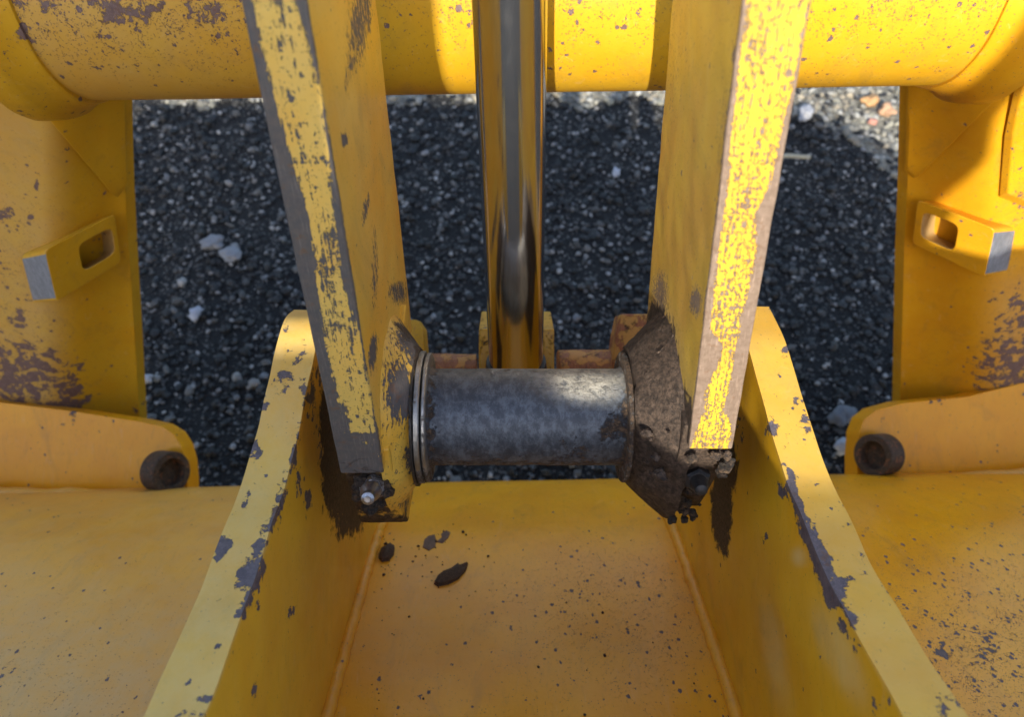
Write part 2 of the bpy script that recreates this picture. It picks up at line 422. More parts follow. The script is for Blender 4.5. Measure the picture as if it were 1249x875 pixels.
def ground_mat():
    T = NT('dark_grit'); tc = T.n('ShaderNodeTexCoord').outputs['Object']
    n = T.noise(tc, 90, 8, .75); v = T.vor(tc, 140)
    c = T.mix(T.ss(n, .35, .7), (.004, .004, .004), (.018, .0165, .0145))
    sc = T.n('ShaderNodeSeparateColor'); T.l(v.outputs['Color'], sc.inputs[0])
    c = T.mix(T.math('GREATER_THAN', sc.outputs[0], .90), c, (.11, .105, .095))
    T.l(c, T.b.inputs['Base Color']); T.b.inputs['Roughness'].default_value = .85
    T.l(T.bump(T.math('ADD', n, v.outputs['Distance']), .008), T.b.inputs['Normal']); return T.m
M_ground = ground_mat()
def stone_mat():
    T = NT('gravel_stone'); tone = T.attr('tone', 'Color'); tc = T.n('ShaderNodeTexCoord').outputs['Object']
    n = T.noise(tc, 160, 6, .7)
    T.l(T.mix(T.math('MULTIPLY', T.ss(n, .4, .75), .5), tone, (.04, .04, .04)), T.b.inputs['Base Color'])
    T.b.inputs['Roughness'].default_value = .6
    T.l(T.bump(n, .002), T.b.inputs['Normal']); return T.m
M_stone = stone_mat()

# ------------------------------------------------------------------ GROUND
def ground():
    N = 160; xs = np.linspace(-40, 40, 3)
    me = bpy.data.meshes.new('ground')
    s = 60
    me.from_pydata([(-s, -s, 0), (s, -s, 0), (s, s, 0), (-s, s, 0)], [], [(0, 1, 2, 3)])
    o = bpy.data.objects.new('ground', me); COL.objects.link(o); me.materials.append(M_ground); o['kind'] = 'structure'
ground()

def ico(sub):
    bm = bmesh.new(); bmesh.ops.create_icosphere(bm, subdivisions=sub, radius=1)
    V = np.array([v.co[:] for v in bm.verts]); F = np.array([[v.index for v in f.verts] for f in bm.faces]); bm.free(); return V, F
def gravel(name, count, smin, smax, tones, region, sub, power=2.0, seed=1, sink=.35):
    r = np.random.default_rng(seed); V, F = ico(sub); nv = len(V)
    variants = []
    for k in range(8):
        q = V.copy()
        for i, p in enumerate(V):
            q[i] = p * (1 + .55 * mnoise.noise(Vector(p * 1.3) + Vector((k * 9.1, 0, 0))) + .12 * mnoise.noise(Vector(p * 3.1) + Vector((k * 5, 3, 0))))
        variants.append(q)
    x0, x1, y0, y1 = region
    P = np.stack([r.uniform(x0, x1, count), r.uniform(y0, y1, count)], -1)
    if name == 'sunlight_toned_gravel': P[:, 1] = edge_y(P[:, 0]) - .01 + abs(P[:, 1] - 1.8) * .95
    S = smin + (smax - smin) * r.random(count) ** power
    asp = r.uniform(.6, 1.0, count); fl = r.uniform(.45, .8, count); yaw = r.uniform(0, 6.28, count)
    var = r.integers(0, 8, count); VV = np.stack(variants)[var]
    L = VV * np.stack([S, S * asp, S * fl], -1)[:, None, :]
    tl = r.normal(0, .25, count); ct, st = np.cos(tl)[:, None], np.sin(tl)[:, None]
    L = np.stack([L[..., 0] * ct - L[..., 2] * st, L[..., 1], L[..., 0] * st + L[..., 2] * ct], -1)
    c, s = np.cos(yaw)[:, None], np.sin(yaw)[:, None]
    X = L[..., 0] * c - L[..., 1] * s + P[:, :1]; Y = L[..., 0] * s + L[..., 1] * c + P[:, 1:]
    Z = L[..., 2] + (S * fl * (1 - sink) * .8)[:, None]
    A = np.stack([X, Y, Z], -1).reshape(-1, 3)
    FF = (F[None] + (np.arange(count) * nv)[:, None, None]).reshape(-1, 3)
    me = bpy.data.meshes.new(name)
    me.vertices.add(len(A)); me.vertices.foreach_set('co', A.astype(np.float32).ravel())
    me.loops.add(FF.size); me.loops.foreach_set('vertex_index', FF.astype(np.int32).ravel())
    me.polygons.add(len(FF)); me.polygons.foreach_set('loop_start', np.arange(0, FF.size, 3, dtype=np.int32))
    me.update(calc_edges=True)
    tn = np.array(tones)[r.integers(0, len(tones), count)] * r.uniform(.6, 1.15, (count, 1))
    colr = np.repeat(np.concatenate([tn, np.ones((count, 1))], 1), nv, 0)
    a = me.attributes.new('tone', 'FLOAT_COLOR', 'POINT'); a.data.foreach_set('color', colr.astype(np.float32).ravel())
    me.polygons.foreach_set('use_smooth', [sub > 1] * len(me.polygons))
    o = bpy.data.objects.new(name, me); COL.objects.link(o); me.materials.append(M_stone)
    return o
DARK = [(.004, .004, .004), (.006, .006, .0055), (.010, .0095, .009), (.0035, .0035, .0035), (.017, .016, .015), (.009, .0085, .0075)]  # same gravel on its shaded side: shade put into these dark tones
g = gravel('fine_gravel', 38000, .004, .019, DARK * 2 + [(.05, .05, .048), (.085, .083, .078), (.14, .135, .125)], (-3.0, 3.0, -.3, 4.2), 1, 2.2, 3)
g['kind'] = 'stuff'; g['label'] = 'crushed gravel covering the ground below the machine, shade put into its dark tones'; g['category'] = 'gravel'
g = gravel('pale_chips', 21000, .003, .0105, [(.18, .175, .17), (.26, .25, .24), (.09, .088, .085), (.36, .35, .33), (.06, .06, .058)], (-2.6, 2.6, .2, 3.4), 1, 1.8, 5, .1)
g['kind'] = 'stuff'; g['label'] = 'small pale stone chips strewn through the dark gravel'; g['category'] = 'stone chips'
g = gravel('pale_pebbles', 700, .006, .019, [(.15, .152, .16), (.24, .235, .23), (.10, .102, .108), (.29, .28, .26), (.07, .07, .072)], (-2.6, 2.6, .2, 3.4), 2, 2.6, 6)
g['kind'] = 'stuff'; g['label'] = 'pale rounded pebbles lying here and there in the dark gravel'; g['category'] = 'pebbles'
def edge_y(x): return 2.30 - .40 * sstep(.95, 1.42, x) + .035 * np.sin(np.asarray(x) * 17) + .02 * np.sin(np.asarray(x) * 41 + 1)  # wavy line along the shadow's edge on the ground
def bed():
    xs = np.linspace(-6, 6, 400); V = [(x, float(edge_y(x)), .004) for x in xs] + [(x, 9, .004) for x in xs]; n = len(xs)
    me = bpy.data.meshes.new('sunlight_toned_bed'); me.from_pydata(V, [], [(i, i + 1, n + i + 1, n + i) for i in range(n - 1)])  # ground sheet with sunlight put into its pale colour, cut along the shadow line
    T = NT('sunlight_toned_grit'); tc = T.n('ShaderNodeTexCoord').outputs['Object']
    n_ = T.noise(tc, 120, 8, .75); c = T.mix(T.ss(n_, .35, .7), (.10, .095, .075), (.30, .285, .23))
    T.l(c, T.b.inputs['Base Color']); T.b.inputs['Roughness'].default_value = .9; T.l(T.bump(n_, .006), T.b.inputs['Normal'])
    me.materials.append(T.m); o = bpy.data.objects.new('sunlight_toned_bed', me); COL.objects.link(o); o['kind'] = 'structure'
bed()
g = gravel('sunlight_toned_gravel', 34000, .004, .019, [(.25, .24, .19), (.20, .195, .165), (.33, .31, .25), (.16, .15, .125), (.30, .26, .19), (.38, .37, .33)], (-1.6, 2.4, 1.8, 3.3), 1, 2.4, 11, .3)  # stones toned pale where the sun falls, same gravel as the dark one
g['kind'] = 'stuff'; g['label'] = 'tan and grey fine gravel beyond the machine, sunlight put into its pale tones'; g['category'] = 'gravel'

def ground_pt(px, py):
    d = c2w(pt(px, py, 1.0)) - np.array([0, 0, H]); t = H / -d[2]
    return np.array([0, 0, H]) + d * t
def stone(px, py, sx, sy, sz, tone, label, yaw=0, k=0):
    V, F = ico(3)
    q = np.array([p * (1 + .60 * mnoise.noise(Vector(p * 1.4) + Vector((k * 7.3, 1, 0))) + .20 * mnoise.noise(Vector(p * 3) + Vector((k * 3.3, 4, 0)))) for p in V])
    q = q * np.array([sx, sy, sz]); c, s = math.cos(R(yaw)), math.sin(R(yaw))
    q = np.stack([q[:, 0] * c - q[:, 1] * s, q[:, 0] * s + q[:, 1] * c, q[:, 2]], -1)
    me = bpy.data.meshes.new('stone'); me.from_pydata(q.tolist(), [], F.tolist())
    a = me.attributes.new('tone', 'FLOAT_COLOR', 'POINT'); a.data.foreach_set('color', np.tile(np.array(tone + (1,), np.float32), len(q)))
    me.polygons.foreach_set('use_smooth', [True] * len(me.polygons)); me.materials.append(M_stone)
    o = bpy.data.objects.new('stone', me); COL.objects.link(o)
    p = ground_pt(px, py); o.location = (p[0], p[1], sz * .75 + .008); o['label'] = label; o['category'] = 'stone'; o['group'] = 'larger stones lying in the gravel'
STONES = [
 (262, 300, .038, .028, .014, (.20, .205, .22), 'broad pale grey stone, largest in the dark gravel left of the left arm', 20),
 (284, 315, .034, .026, .014, (.22, .225, .24), 'grey stone touching the right of the broad pale stone', -30),
 (241, 387, .017, .024, .015, (.40, .42, .48), 'bright bluish white stone below the broad pale stone', 10),
 (1058, 129, .030, .022, .020, (.42, .24, .10), 'orange tan stone, left of two in the sunlit gravel wedge', 0),
 (1078, 140, .022, .030, .020, (.40, .24, .14), 'pinkish orange stone, right of two in the sunlit gravel wedge', 30),
 (1062, 153, .016, .012, .012, (.42, .20, .15), 'small reddish stone in the sunlit gravel wedge', 0),
 (980, 143, .036, .022, .02, (.30, .31, .34), 'grey stone half in shadow beside the right arm', 60),
 (751, 214, .014, .018, .012, (.42, .44, .50), 'white oval pebble between the chrome rod and the right arm', 0),
 (1149, 551, .034, .022, .02, (.36, .37, .40), 'pale stone by the open pipe of the right hinge lug', 0),
 (1030, 550, .034, .022, .02, (.38, .39, .42), 'large pale stone beside the outer edge of the right clevis plate', 10),
 (1024, 512, .036, .028, .02, (.13, .14, .16), 'dull blue grey stone above the large pale stone at right', 40),
 (182, 466, .016, .014, .012, (.42, .43, .46), 'round white pebble by the lower edge of the left side plate', 0)]
for i, s in enumerate(STONES):
    if i == 8: continue
    stone(*s, k=i)
# a thin stalk lying on the gravel
stk = bpy.data.meshes.new('twig'); 
a = ground_pt(958, 200); b = ground_pt(984, 200)
def wtube(name, pts, r, mat, seg=8):
    V = []; pts = [np.array(p, float) for p in pts]
    for i, p in enumerate(pts):
        for j in range(seg):
            t = j / seg * 6.2832; V.append((p[0], p[1] + r * math.cos(t), p[2] + r * math.sin(t)))
    F = [(i * seg + j, i * seg + (j + 1) % seg, (i + 1) * seg + (j + 1) % seg, (i + 1) * seg + j) for i in range(len(pts) - 1) for j in range(seg)]
    F += [tuple(range(seg)), tuple(range((len(pts) - 1) * seg, len(pts) * seg))]
    me = bpy.data.meshes.new(name); me.from_pydata(V, [], F); me.materials.append(mat); me.polygons.foreach_set('use_smooth', [True] * len(F))
    o = bpy.data.objects.new(name, me); COL.objects.link(o); return o
tw = wtube('twig', [a + [-.06, 0, .035], a + [0, .003, .036], b + [-.01, -.002, .034], b + [.0, 0, .033]], .008, flat('pale_twig', (.30, .28, .20), (.38, .35, .26), .7, 90))
tw['label'] = 'short pale twig on dark gravel beside the right arm'; tw['category'] = 'twig'

# ------------------------------------------------------------------ REAR FRAME (upper tube, side plates, slotted tabs)
frame = thing('loader_frame', 'yellow rear frame: big chipped cross tube between two side plates with slotted tabs', 'machine frame', (0, .2, 1.5))
UT = (.471, .90, .139, -(-.018))
def a_ut(px, py, pc):
    sp_ = .22 + 1.15 * sstep(110, 0, py) * sstep(470, 250, px) + .35 * sstep(90, -10, py)
    sp_ = np.where(px > 540, .20 + .75 * sstep(75, -5, py), sp_)
    sp_ = sp_ * sstep(122, 85, py) 
    w = blobs(px, py, [(90, 18, 60, 14, 10, .42), (150, 8, 60, 12, 0, .5), (268, 50, 12, 12, 0, .44), (140, 58, 7, 5, 30, .65), (140, 93, 6, 4, 80, .3), (28, 32, 4, 10, 0, .7), (36, 48, 4, 8, -20, .7), (120, 80, 6, 3, 0, .55)])
    return dict(speck=sp_, wear=w, dust_and_light=.22 * sstep(40, 500, 600 - px) * 1.0)
xs = np.linspace(-.545, .545, 90)
lathe_x('cross_tube', frame, M_frame, [(x, .139) for x in xs], UT[0], UT[1], 96, a_ut, slope=.018, wamp=.0008, wsc=8)
lathe_x('weld_collar', frame, M_frame, [(-.532, .138), (-.5325, .1425)] + [(-.534 - t * .036, .1435 + .017 * t ** 1.6) for t in np.linspace(0, 1, 10)] + [(-.580, .162), (-.60, .163)], UT[0], UT[1], 96, lambda px, py, pc: dict(speck=.25, wear=blobs(px, py, [(30, 35, 8, 25, -20, .5)])), slope=.018, wamp=.0010, wsc=30)
lathe_x('weld_collar', frame, M_frame_r, [(.534, .138), (.5345, .1425)] + [(.536 + t * .036, .1435 + .017 * t ** 1.6) for t in np.linspace(0, 1, 10)] + [(.582, .162), (.60, .163)], UT[0], UT[1], 96, lambda px, py, pc: dict(speck=.25), slope=.018, wamp=.0010, wsc=30, seed=2)

LE = ([-200, 60, 130, 220, 300, 420, 520, 620], [140, 146, 148, 152, 157, 165, 171, 176])
RE = ([-200, 60, 200, 300, 480, 620], [1116, 1113, 1108, 1103, 1098, 1094])
def zt(py): return .56 * np.clip((np.asarray(py, float) - 100) / 420, -.3, 1.2)
def zl(px, py=130): return 1.0 + .11 * sstep(50, 175, px) + zt(py)
def zr(px, py=130): return 1.0 + .11 * sstep(1225, 1095, px) + zt(py)
def PL(U, V, W_):
    py = -150 + 710 * V; e = np.interp(py, *LE); px = -60 + (e + 60) * U ** .9
    C = pt(px, py, zl(px, py)); C[:, 2] += W_ * .035; C[:, 0] -= W_ * .012 * 0; return C
def PR(U, V, W_):
    py = -150 + 710 * V; e = np.interp(py, *RE); px = 1268 + (e - 1268) * U ** .9
    C = pt(px, py, zr(px, py)); C[:, 2] += W_ * .035; return C
def a_pl(px, py, pc):
    w = blobs(px, py, [(20, 460, 75, 45, 10, .62), (80, 480, 30, 25, 40, .72), (60, 445, 16, 22, 30, .6), (5, 262, 14, 8, 0, .75), (37, 264, 4, 9, 10, .75), (45, 226, 3, 8, 0, .7), (25, 280, 14, 3, 0, .55), (20, 390, 12, 16, 0, .5), (0, 50, 8, 20, -20, .8), (22, 85, 6, 16, -30, .7), (5, 330, 10, 20, 0, .4), (165, 500, 5, 8, 0, .5)])
    return dict(wear=w, speck=.10 + .5 * sstep(110, 20, px) * sstep(180, 330, py), dust_and_light=.30 * sstep(100, 55, px))  # outer part paled: sky light put into the colour where the plate faces up
def a_pr(px, py, pc):
    w = blobs(px, py, [(1240, 440, 55, 40, -20, .66), (1225, 460, 30, 20, 0, .72), (1212, 365, 8, 8, 0, .62), (1225, 400, 14, 25, 20, .5), (1249, 380, 20, 30, 0, .52), (1245, 245, 10, 8, 0, .6), (1212, 252, 6, 4, 0, .55)])
    return dict(wear=w, speck=.06 + .4 * sstep(1190, 1240, px) * sstep(200, 330, py), dust_and_light=.25 * sstep(1180, 1230, px) * sstep(290, 380, py))
lattice('side_plate', frame, M_frame, PL, 90, 110, 3, (.55, 1.0, .035), a_pl, .003)
lattice('side_plate', frame, M_frame_r, PR, 90, 110, 3, (.55, 1.0, .035), a_pr, .003, seed=3)
slab('gusset', frame, M_frame, [(30, 112), (66, 40), (147, 40), (148.5, 130), (152, 222), (139, 240)], lambda x, y: zl(x, y) - .010, .012, lambda px, py, pc: dict(speck=.06), .003, 5)
slab('gusset', frame, M_frame_r, [(1249, 88), (1200, 30), (1113, 40), (1110, 130), (1107, 205), (1120, 216)], lambda x, y: zr(x, y) - .010, .012, lambda px, py, pc: dict(speck=.06), .003, 5)
# raised pad at the outer right
slab('edge_pad', frame, M_frame_r, [(1250, 96), (1236, 160), (1229, 236), (1262, 250), (1275, 240), (1275, 60)], lambda x, y: zr(x, y) - .02, .022, lambda px, py, pc: dict(wear=blobs(px, py, [(1246, 238, 12, 6, 0, .7)]), speck=.3), .003, 4)

def slotted(quad, zs, off, slot, name='slotted_tab', mat=M_frame, grey_left=True):
    """quad: four (px,py) corners (left-top, right-top, right-bottom, left-bottom); slot in face units (u0,v0,u1,v1)"""
    P4 = np.array([pt(q[0], q[1], z) for q, z in zip(quad, zs)])
    def face(u, v): return (P4[0] * (1 - u) * (1 - v) + P4[1] * u * (1 - v) + P4[2] * u * v + P4[3] * (1 - u) * v)
    N = 64
    def rrect(u0, v0, u1, v1, r, rv, which):
        pts = []
        for k in range(N):
            t = k / N * 2 * math.pi + 1e-4; c, s = math.cos(t), math.sin(t)
            e = 2 / which
            x = abs(c) ** e * (1 if c > 0 else -1); y = abs(s) ** e * (1 if s > 0 else -1)
            pts.append(((u0 + u1) / 2 + (u1 - u0) / 2 * x, (v0 + v1) / 2 + (v1 - v0) / 2 * y))
        return pts
    outer = rrect(0, 0, 1, 1, 0, 0, 14); inner = rrect(*slot, 0, 0, 5)
    mid = [(i[0] * .6 + o[0] * .4, i[1] * .6 + o[1] * .4) for o, i in zip(outer, inner)]
    loops = []
    for L, d in ((outer, 0), (mid, 0), (inner, 0), (inner, 1), (outer, 1)):
        loops.append([face(*q) + d * off for q in L])
    C = np.array([p for L in loops for p in L]); F = []; mi = []
    for a in range(5):
        b = (a + 1) % 5
        for j in range(N):
            k = (j + 1) % N
            F.append((a * N + j, a * N + k, b * N + k, b * N + j))
            u = (outer[j][0] + outer[k][0]) / 2
            mi.append(1 if (a == 4 and (u < .004 if grey_left else u > .996)) else (2 if a in (2,) else 0))
    me = bpy.data.meshes.new(name); me.from_pydata(c2w(C).tolist(), [], F); set_attrs(me, C, C, lambda px, py, pc: dict(speck=.05))
    me.polygons.foreach_set('material_index', mi)
    bm = bmesh.new(); bm.from_mesh(me); bmesh.ops.recalc_face_normals(bm, faces=bm.faces); bm.to_mesh(me); bm.free()
    return link_mesh(name, me, frame, [mat, M_bare, M_edge], .0025)
oL = pt(25, 311, 1.27) - pt(54, 305, 1.20)
slotted([(54, 305), (140, 260), (148, 320), (69, 369)], (1.20, 1.27, 1.35, 1.27), oL * 1.0, (.44, .22, .93, .74))
oR = pt(1243, 279, 1.25) - pt(1212, 282, 1.18)
slotted([(1119, 243), (1214, 279), (1201, 339), (1112, 297)], (1.25, 1.18, 1.25, 1.32), oR * 1.0, (.10, .20, .56, .76), mat=M_frame_r, grey_left=False)

# ------------------------------------------------------------------ FRONT FRAME: big tube, clevis plates, hinge lugs
front = thing('attachment_beam', 'orange yellow front beam with two clevis plates and hinge lugs, filling the foreground', 'machine beam', (0.02, -.9, 1.1))
TP = [(-.62, .585), (-.50, .66), (-.408, .84), (-.345, .985), (-.286, 1.13), (-.264, 1.21), (-.2495, 1.30), (-.2435, 1.38), (-.2435, 1.45), (-.255, 1.53), (-.29, 1.60), (-.40, 1.68), (-.60, 1.66), (-.85, 1.45), (-.95, 1.10), (-.85, .72), (-.74, .60)]
tp = catmull(TP, 180, True)
SL = .0195
def beam():
    xs = np.linspace(-1.35, 1.35, 260); n = len(tp)
    arc = np.concatenate([[0], np.cumsum(np.linalg.norm(np.diff(tp, axis=0), axis=1))])
    C = np.array([(x, p[0] + SL * x, p[1]) for x in xs for p in tp])
    pc = np.array([(x, a, 0) for x in xs for a in arc])
    F = [(i * n + j, i * n + (j + 1) % n, (i + 1) * n + (j + 1) % n, (i + 1) * n + j) for i in range(len(xs) - 1) for j in range(n)]
    F += [tuple(range(n)), tuple(range((len(xs) - 1) * n, len(xs) * n))]
    C = wob(C, .0012, 6)
    me = bpy.data.meshes.new('cross_tube'); me.from_pydata(c2w(C).tolist(), [], F)
    def at(px, py, pc):
        sp_ = .07 * sstep(610, 720, py)
        L = px < 330; Rr = px > 960
        sp_ = np.where(L, .05 + .28 * sstep(660, 860, py) * sstep(260, 0, px), sp_)
        sp_ = np.where(Rr, .10 + .80 * sstep(600, 860, py + (px - 1100) * .4), sp_)
        sp_ = np.where((~L) & (~Rr), .05 + .20 * blobs(px, py, [(770, 745, 130, 80, 0, 2.2)]) + .05 * sstep(700, 870, py), sp_)
        w = blobs(px, py, [(1150, 800, 25, 14, 30, .4), (1200, 790, 50, 25, 20, .38), (1062, 648, 12, 5, 0, .4)])
        d = np.where(L, .30 + .38 * sstep(640, 860, py) , .0) + np.where(Rr, .12 * sstep(640, 860, py), 0) + np.where((~L) & (~Rr), .30 * blobs(px, py, [(520, 770, 110, 60, 0, 1.), (720, 760, 170, 70, 0, .9)]), 0)  # left side paled: dust film that also carries painted sky reflection
        return dict(speck=sp_, wear=w, dust_and_light=d)
    set_attrs(me, C, pc, at)
    bm = bmesh.new(); bm.from_mesh(me); bmesh.ops.recalc_face_normals(bm, faces=bm.faces); bm.to_mesh(me); bm.free()
    return link_mesh('cross_tube', me, front, M_front_tube)
beam()

def clevis(xi, xo, top, bot, at, seed):
    top = np.array(top); bot = np.array(bot)
    def P(U, V, W_):
        a = strip_interp(top, V); b = strip_interp(bot, V)
        q = a * (1 - W_[:, None]) + b * W_[:, None]
        return np.stack([xi + (xo - xi) * U, q[:, 0], q[:, 1]], -1)
    return lattice('clevis_plate', front, M_clevis, P, 12, 170, 60, (.042, .75, .45), at, .0022, .0012, 22, seed)
botc = [(-.60, .62), (-.52, .70), (-.43, .84), (-.36, 1.0), (-.31, 1.15), (-.27, 1.25), (-.18, 1.2), (-.10, 1.12), (-.03, 1.05), (.0, 1.0)]
topL = [yz(1060, .42), yz(960, .468), yz(875, .515), yz(800, .558), yz(725, .606), yz(650, .655), yz(575, .714), yz(470, .778), yz(395, .83), yz(378, .87)]
topR = [yz(1060, .405), yz(960, .445), yz(875, .487), yz(811, .527), yz(757, .565), yz(702, .607), yz(633, .657), yz(575, .703), yz(489, .76), yz(417, .812), yz(374, .862)]
botR = [(-.60, .62), (-.52, .70), (-.43, .84), (-.36, 1.0), (-.31, 1.15), (-.27, 1.25), (-.22, 1.22), (-.16, 1.17), (-.10, 1.12), (-.03, 1.05), (.0, 1.0)]
def a_cl(px, py, pc):
    u = pc[:, 0] - .5 * 0; w_ = pc[:, 2]
    topf = w_ < .004
    inner = np.interp(py, [380, 470, 575, 680, 725, 770, 875], [372, 372, 353, 322, 307, 288, 247])
    outer = np.interp(py, [380, 470, 575, 725, 875], [345, 326, 300, 240, 175])
    e_in = np.abs(px - inner); e_out = np.abs(px - outer)
    wv = blobs(px, py, [(347, 465, 14, 16, 0, .62), (342, 398, 12, 10, 0, .45), (360, 430, 12, 18, 0, .40), (306, 700, 14, 24, 15, 1.1), (316, 668, 8, 26, 18, 1.0), (338, 620, 6, 40, 14, .8), (300, 735, 7, 25, 18, .8), (272, 670, 9, 16, 20, .95), (322, 492, 7, 12, 10, .8), (312, 550, 8, 14, 15, .8), (300, 610, 4, 16, 12, .5), (270, 790, 9, 5, 0, .75), (249, 853, 10, 6, 10, .85), (228, 872, 18, 8, 0, .55), (270, 735, 8, 6, 0, .3), (372, 480, 5, 20, 0, .7), (360, 550, 4, 30, 10, .7)])
    wv = wv + .14 * np.exp(-e_in / 3) + .10 * np.exp(-e_out / 2)
    side = ~topf
    ws = blobs(px, py, [(376, 612, 5, 12, 0, .95), (365, 590, 5, 16, 0, .7), (355, 747, 4, 9, 0, .95), (313, 740, 3, 9, 0, .8), (400, 540, 14, 40, 0, .45), (310, 840, 4, 10, 0, .6), (380, 480, 6, 30, 0, .7), (390, 455, 8, 20, 0, .5)])
    g = blobs(px, py, [(412, 570, 18, 60, 0, 1.2), (398, 510, 8, 50, 0, .9), (418, 632, 11, 28, 0, .7), (430, 605, 16, 40, 0, 1.3)])
    return dict(wear=np.where(topf, wv, np.maximum(ws, wv * (e_in < 8))), grime=np.where(topf, 0, g), dust_and_light=np.where(topf, .48, .05), speck=np.where(topf, .04, .05))  # top edge paled: sky reflection mixed into the colour along with dust
def a_cr(px, py, pc):
    topf = pc[:, 2] < .004
    inner = np.interp(py, [380, 455, 506, 590, 644, 709, 777, 829, 875], [906, 916, 932, 959, 976, 1000, 1031, 1069, 1100])
    outer = np.interp(py, [367, 417, 489, 590, 633, 702, 757, 811, 875], [935, 959, 980, 1016, 1035, 1069, 1103, 1137, 1182])
    e_in = np.abs(px - inner); e_out = np.abs(px - outer)
    wv = blobs(px, py, [(942, 522, 8, 12, 40, .8), (966, 590, 6, 22, -18, 1.1), (975, 620, 6, 28, -20, 1.1), (988, 655, 8, 28, -24, 1.2), (1003, 688, 10, 30, -22, 1.3), (1018, 720, 15, 16, 0, 1.2), (1035, 758, 12, 14, -10, 1.0), (1022, 738, 8, 8, 0, 1.1), (959, 430, 5, 10, 0, .6), (970, 492, 6, 12, 0, .65), (978, 510, 5, 14, 0, .65), (1049, 675, 8, 8, 0, .42), (1044, 703, 12, 8, 0, .38), (1165, 850, 14, 26, -40, .62), (1150, 858, 18, 16, 0, .5), (985, 525, 6, 8, 0, .5), (1035, 635, 4, 10, 0, .5), (996, 592, 5, 5, 0, .3)])
    wv = wv + .10 * np.exp(-e_in / 3) + .22 * np.exp(-e_out / 2.5)
    ws = blobs(px, py, [(955, 600, 6, 10, 0, .9), (933, 655, 3, 8, 0, .7), (1013, 735, 8, 8, 0, .9), (1068, 868, 4, 12, 0, .9), (1045, 790, 4, 14, 0, .5), (900, 520, 10, 40, 0, .3)])
    g = blobs(px, py, [(880, 618, 11, 46, 0, 1.2), (884, 570, 14, 34, 0, 1.1), (884, 660, 7, 24, 0, .65)])
    dd = blobs(px, py, [(1025, 800, 16, 55, -25, .5), (945, 800, 12, 60, -10, .35), (975, 680, 8, 10, 0, .6)])
    return dict(wear=np.where(topf, wv, np.maximum(ws, wv * (e_in < 8))), grime=np.where(topf, 0, g), dust_and_light=np.where(topf, .22, dd), speck=np.where(topf, .06, .05))  # top edge paled for sky reflection here too, more weakly
clevis(-.215, -.257, topL, botc, a_cl, 0)
clevis(.258, .300, topR, botR, a_cr, 5)

def surf_y(z):   # height of the beam's skin at distance z (upper side)
    q = tp[: int(180 * 10 / 17)]; return np.interp(z, q[:, 1], q[:, 0])
for xw, nm in ((-.208, 0), (.251, 1)):
    zs = np.linspace(.66, 1.32, 150); P_ = []
    for i, z in enumerate(zs):
        P_.append((xw - (.003 if nm == 0 else -.003) + .0004 * math.sin(i * .9) + .0015 * mnoise.noise(Vector((i * .2, nm * 5, 0))), surf_y(z) + SL * xw + .003, z))
    tube('weld_bead', front, M_front_tube, P_, [.0085 + .0005 * math.sin(i * 1.9) + .0008 * mnoise.noise(Vector((i * .13, nm, 9))) for i in range(150)], 14, lambda px, py, pc: dict(speck=.1, dust_and_light=.12), .10)
# hinge lugs
def lug(poly, name, z, mat, at): return slab(name, front, mat, poly, lambda x, y: z(x), .055, at, .005, 5)
lug([(-160, 470), (0, 491), (90, 502), (168, 514), (196, 520), (212, 530), (222, 546), (227, 565), (229, 590), (229, 625), (-160, 640)], 'hinge_lug', lambda x: 1.49 + x * 0 , M_front_tube,
    lambda px, py, pc: dict(wear=blobs(px, py, [(90, 506, 6, 6, 0, .6), (124, 512, 4, 8, 0, .7), (73, 538, 3, 3, 0, .8)]), speck=.07))
lug([(1420, 440), (1249, 467), (1180, 484), (1100, 492), (1068, 501), (1054, 512), (1047, 530), (1045, 560), (1045, 620), (1420, 620)], 'hinge_lug', lambda x: 1.49 + x * 0, M_front_tube,
    lambda px, py, pc: dict(wear=blobs(px, py, [(1180, 560, 10, 5, 0, .5), (1150, 487, 20, 3, -8, .5)]), speck=.07))
# (rusty bores: see below)
# uneven weld roll where the lugs meet the beam
for x0, x1, s in ((-1.25, -.78, 0), (1.25, .86, 1)):
    P_ = [(x, surf_y(1.43) + SL * x - .004 + .004 * mnoise.noise(Vector((x * 18, s, 0))), 1.45) for x in np.linspace(x0, x1, 60)]
    tube('weld_bead', front, M_front_tube, P_, [.003 + .017 * (1 - i / 59) ** .7 for i in range(60)], 20, lambda px, py, pc: dict(dust_and_light=.3), .2, ry=1.6)

# ------------------------------------------------------------------ LINK ARMS
d_ = np.array([-.767, .641]); n_ = np.array([.641, .767])
def arm(label, px_in, px_out, f_top, f_bot, b_top, b_bot, xin, xout, mat, at, seed, hub_prof, hub_x, at_hub):
    T = thing('link_arm', label, 'link arm', (xin[1], f_bot[0], f_bot[1] + .05), 'pair of steel link arms on the pivot')
    ft, fb, bt, bb = map(np.array, (f_top, f_bot, b_top, b_bot))
    v0 = -.55
    def P(U, V, W_):
        v = v0 + (1 - v0) * V
        a = ft + (fb - ft) * v[:, None]; b = bt + (bb - bt) * v[:, None]
        q = a * (1 - W_[:, None]) + b * W_[:, None]
        xi = xin[0] + (xin[1] - xin[0]) * v; xo = xout[0] + (xout[1] - xout[0]) * v
        return np.stack([xi + (xo - xi) * U, q[:, 0], q[:, 1]], -1)
    lattice('arm_plate', T, mat, P, 20, 220, 40, (.042, .68, .237), at, .0016, .0006, 30, seed, True)
    prism('pivot_block', T, mat, hub_prof, hub_x[0], hub_x[1], at_hub, .004, 4, .0012, seed)
    return T
def prof_from(fe, L): return [tuple(np.array(fe) + s * d_ + t * n_) for s, t in L]
FL_t, FL_b = yz(0, .45), yz(578, .72)
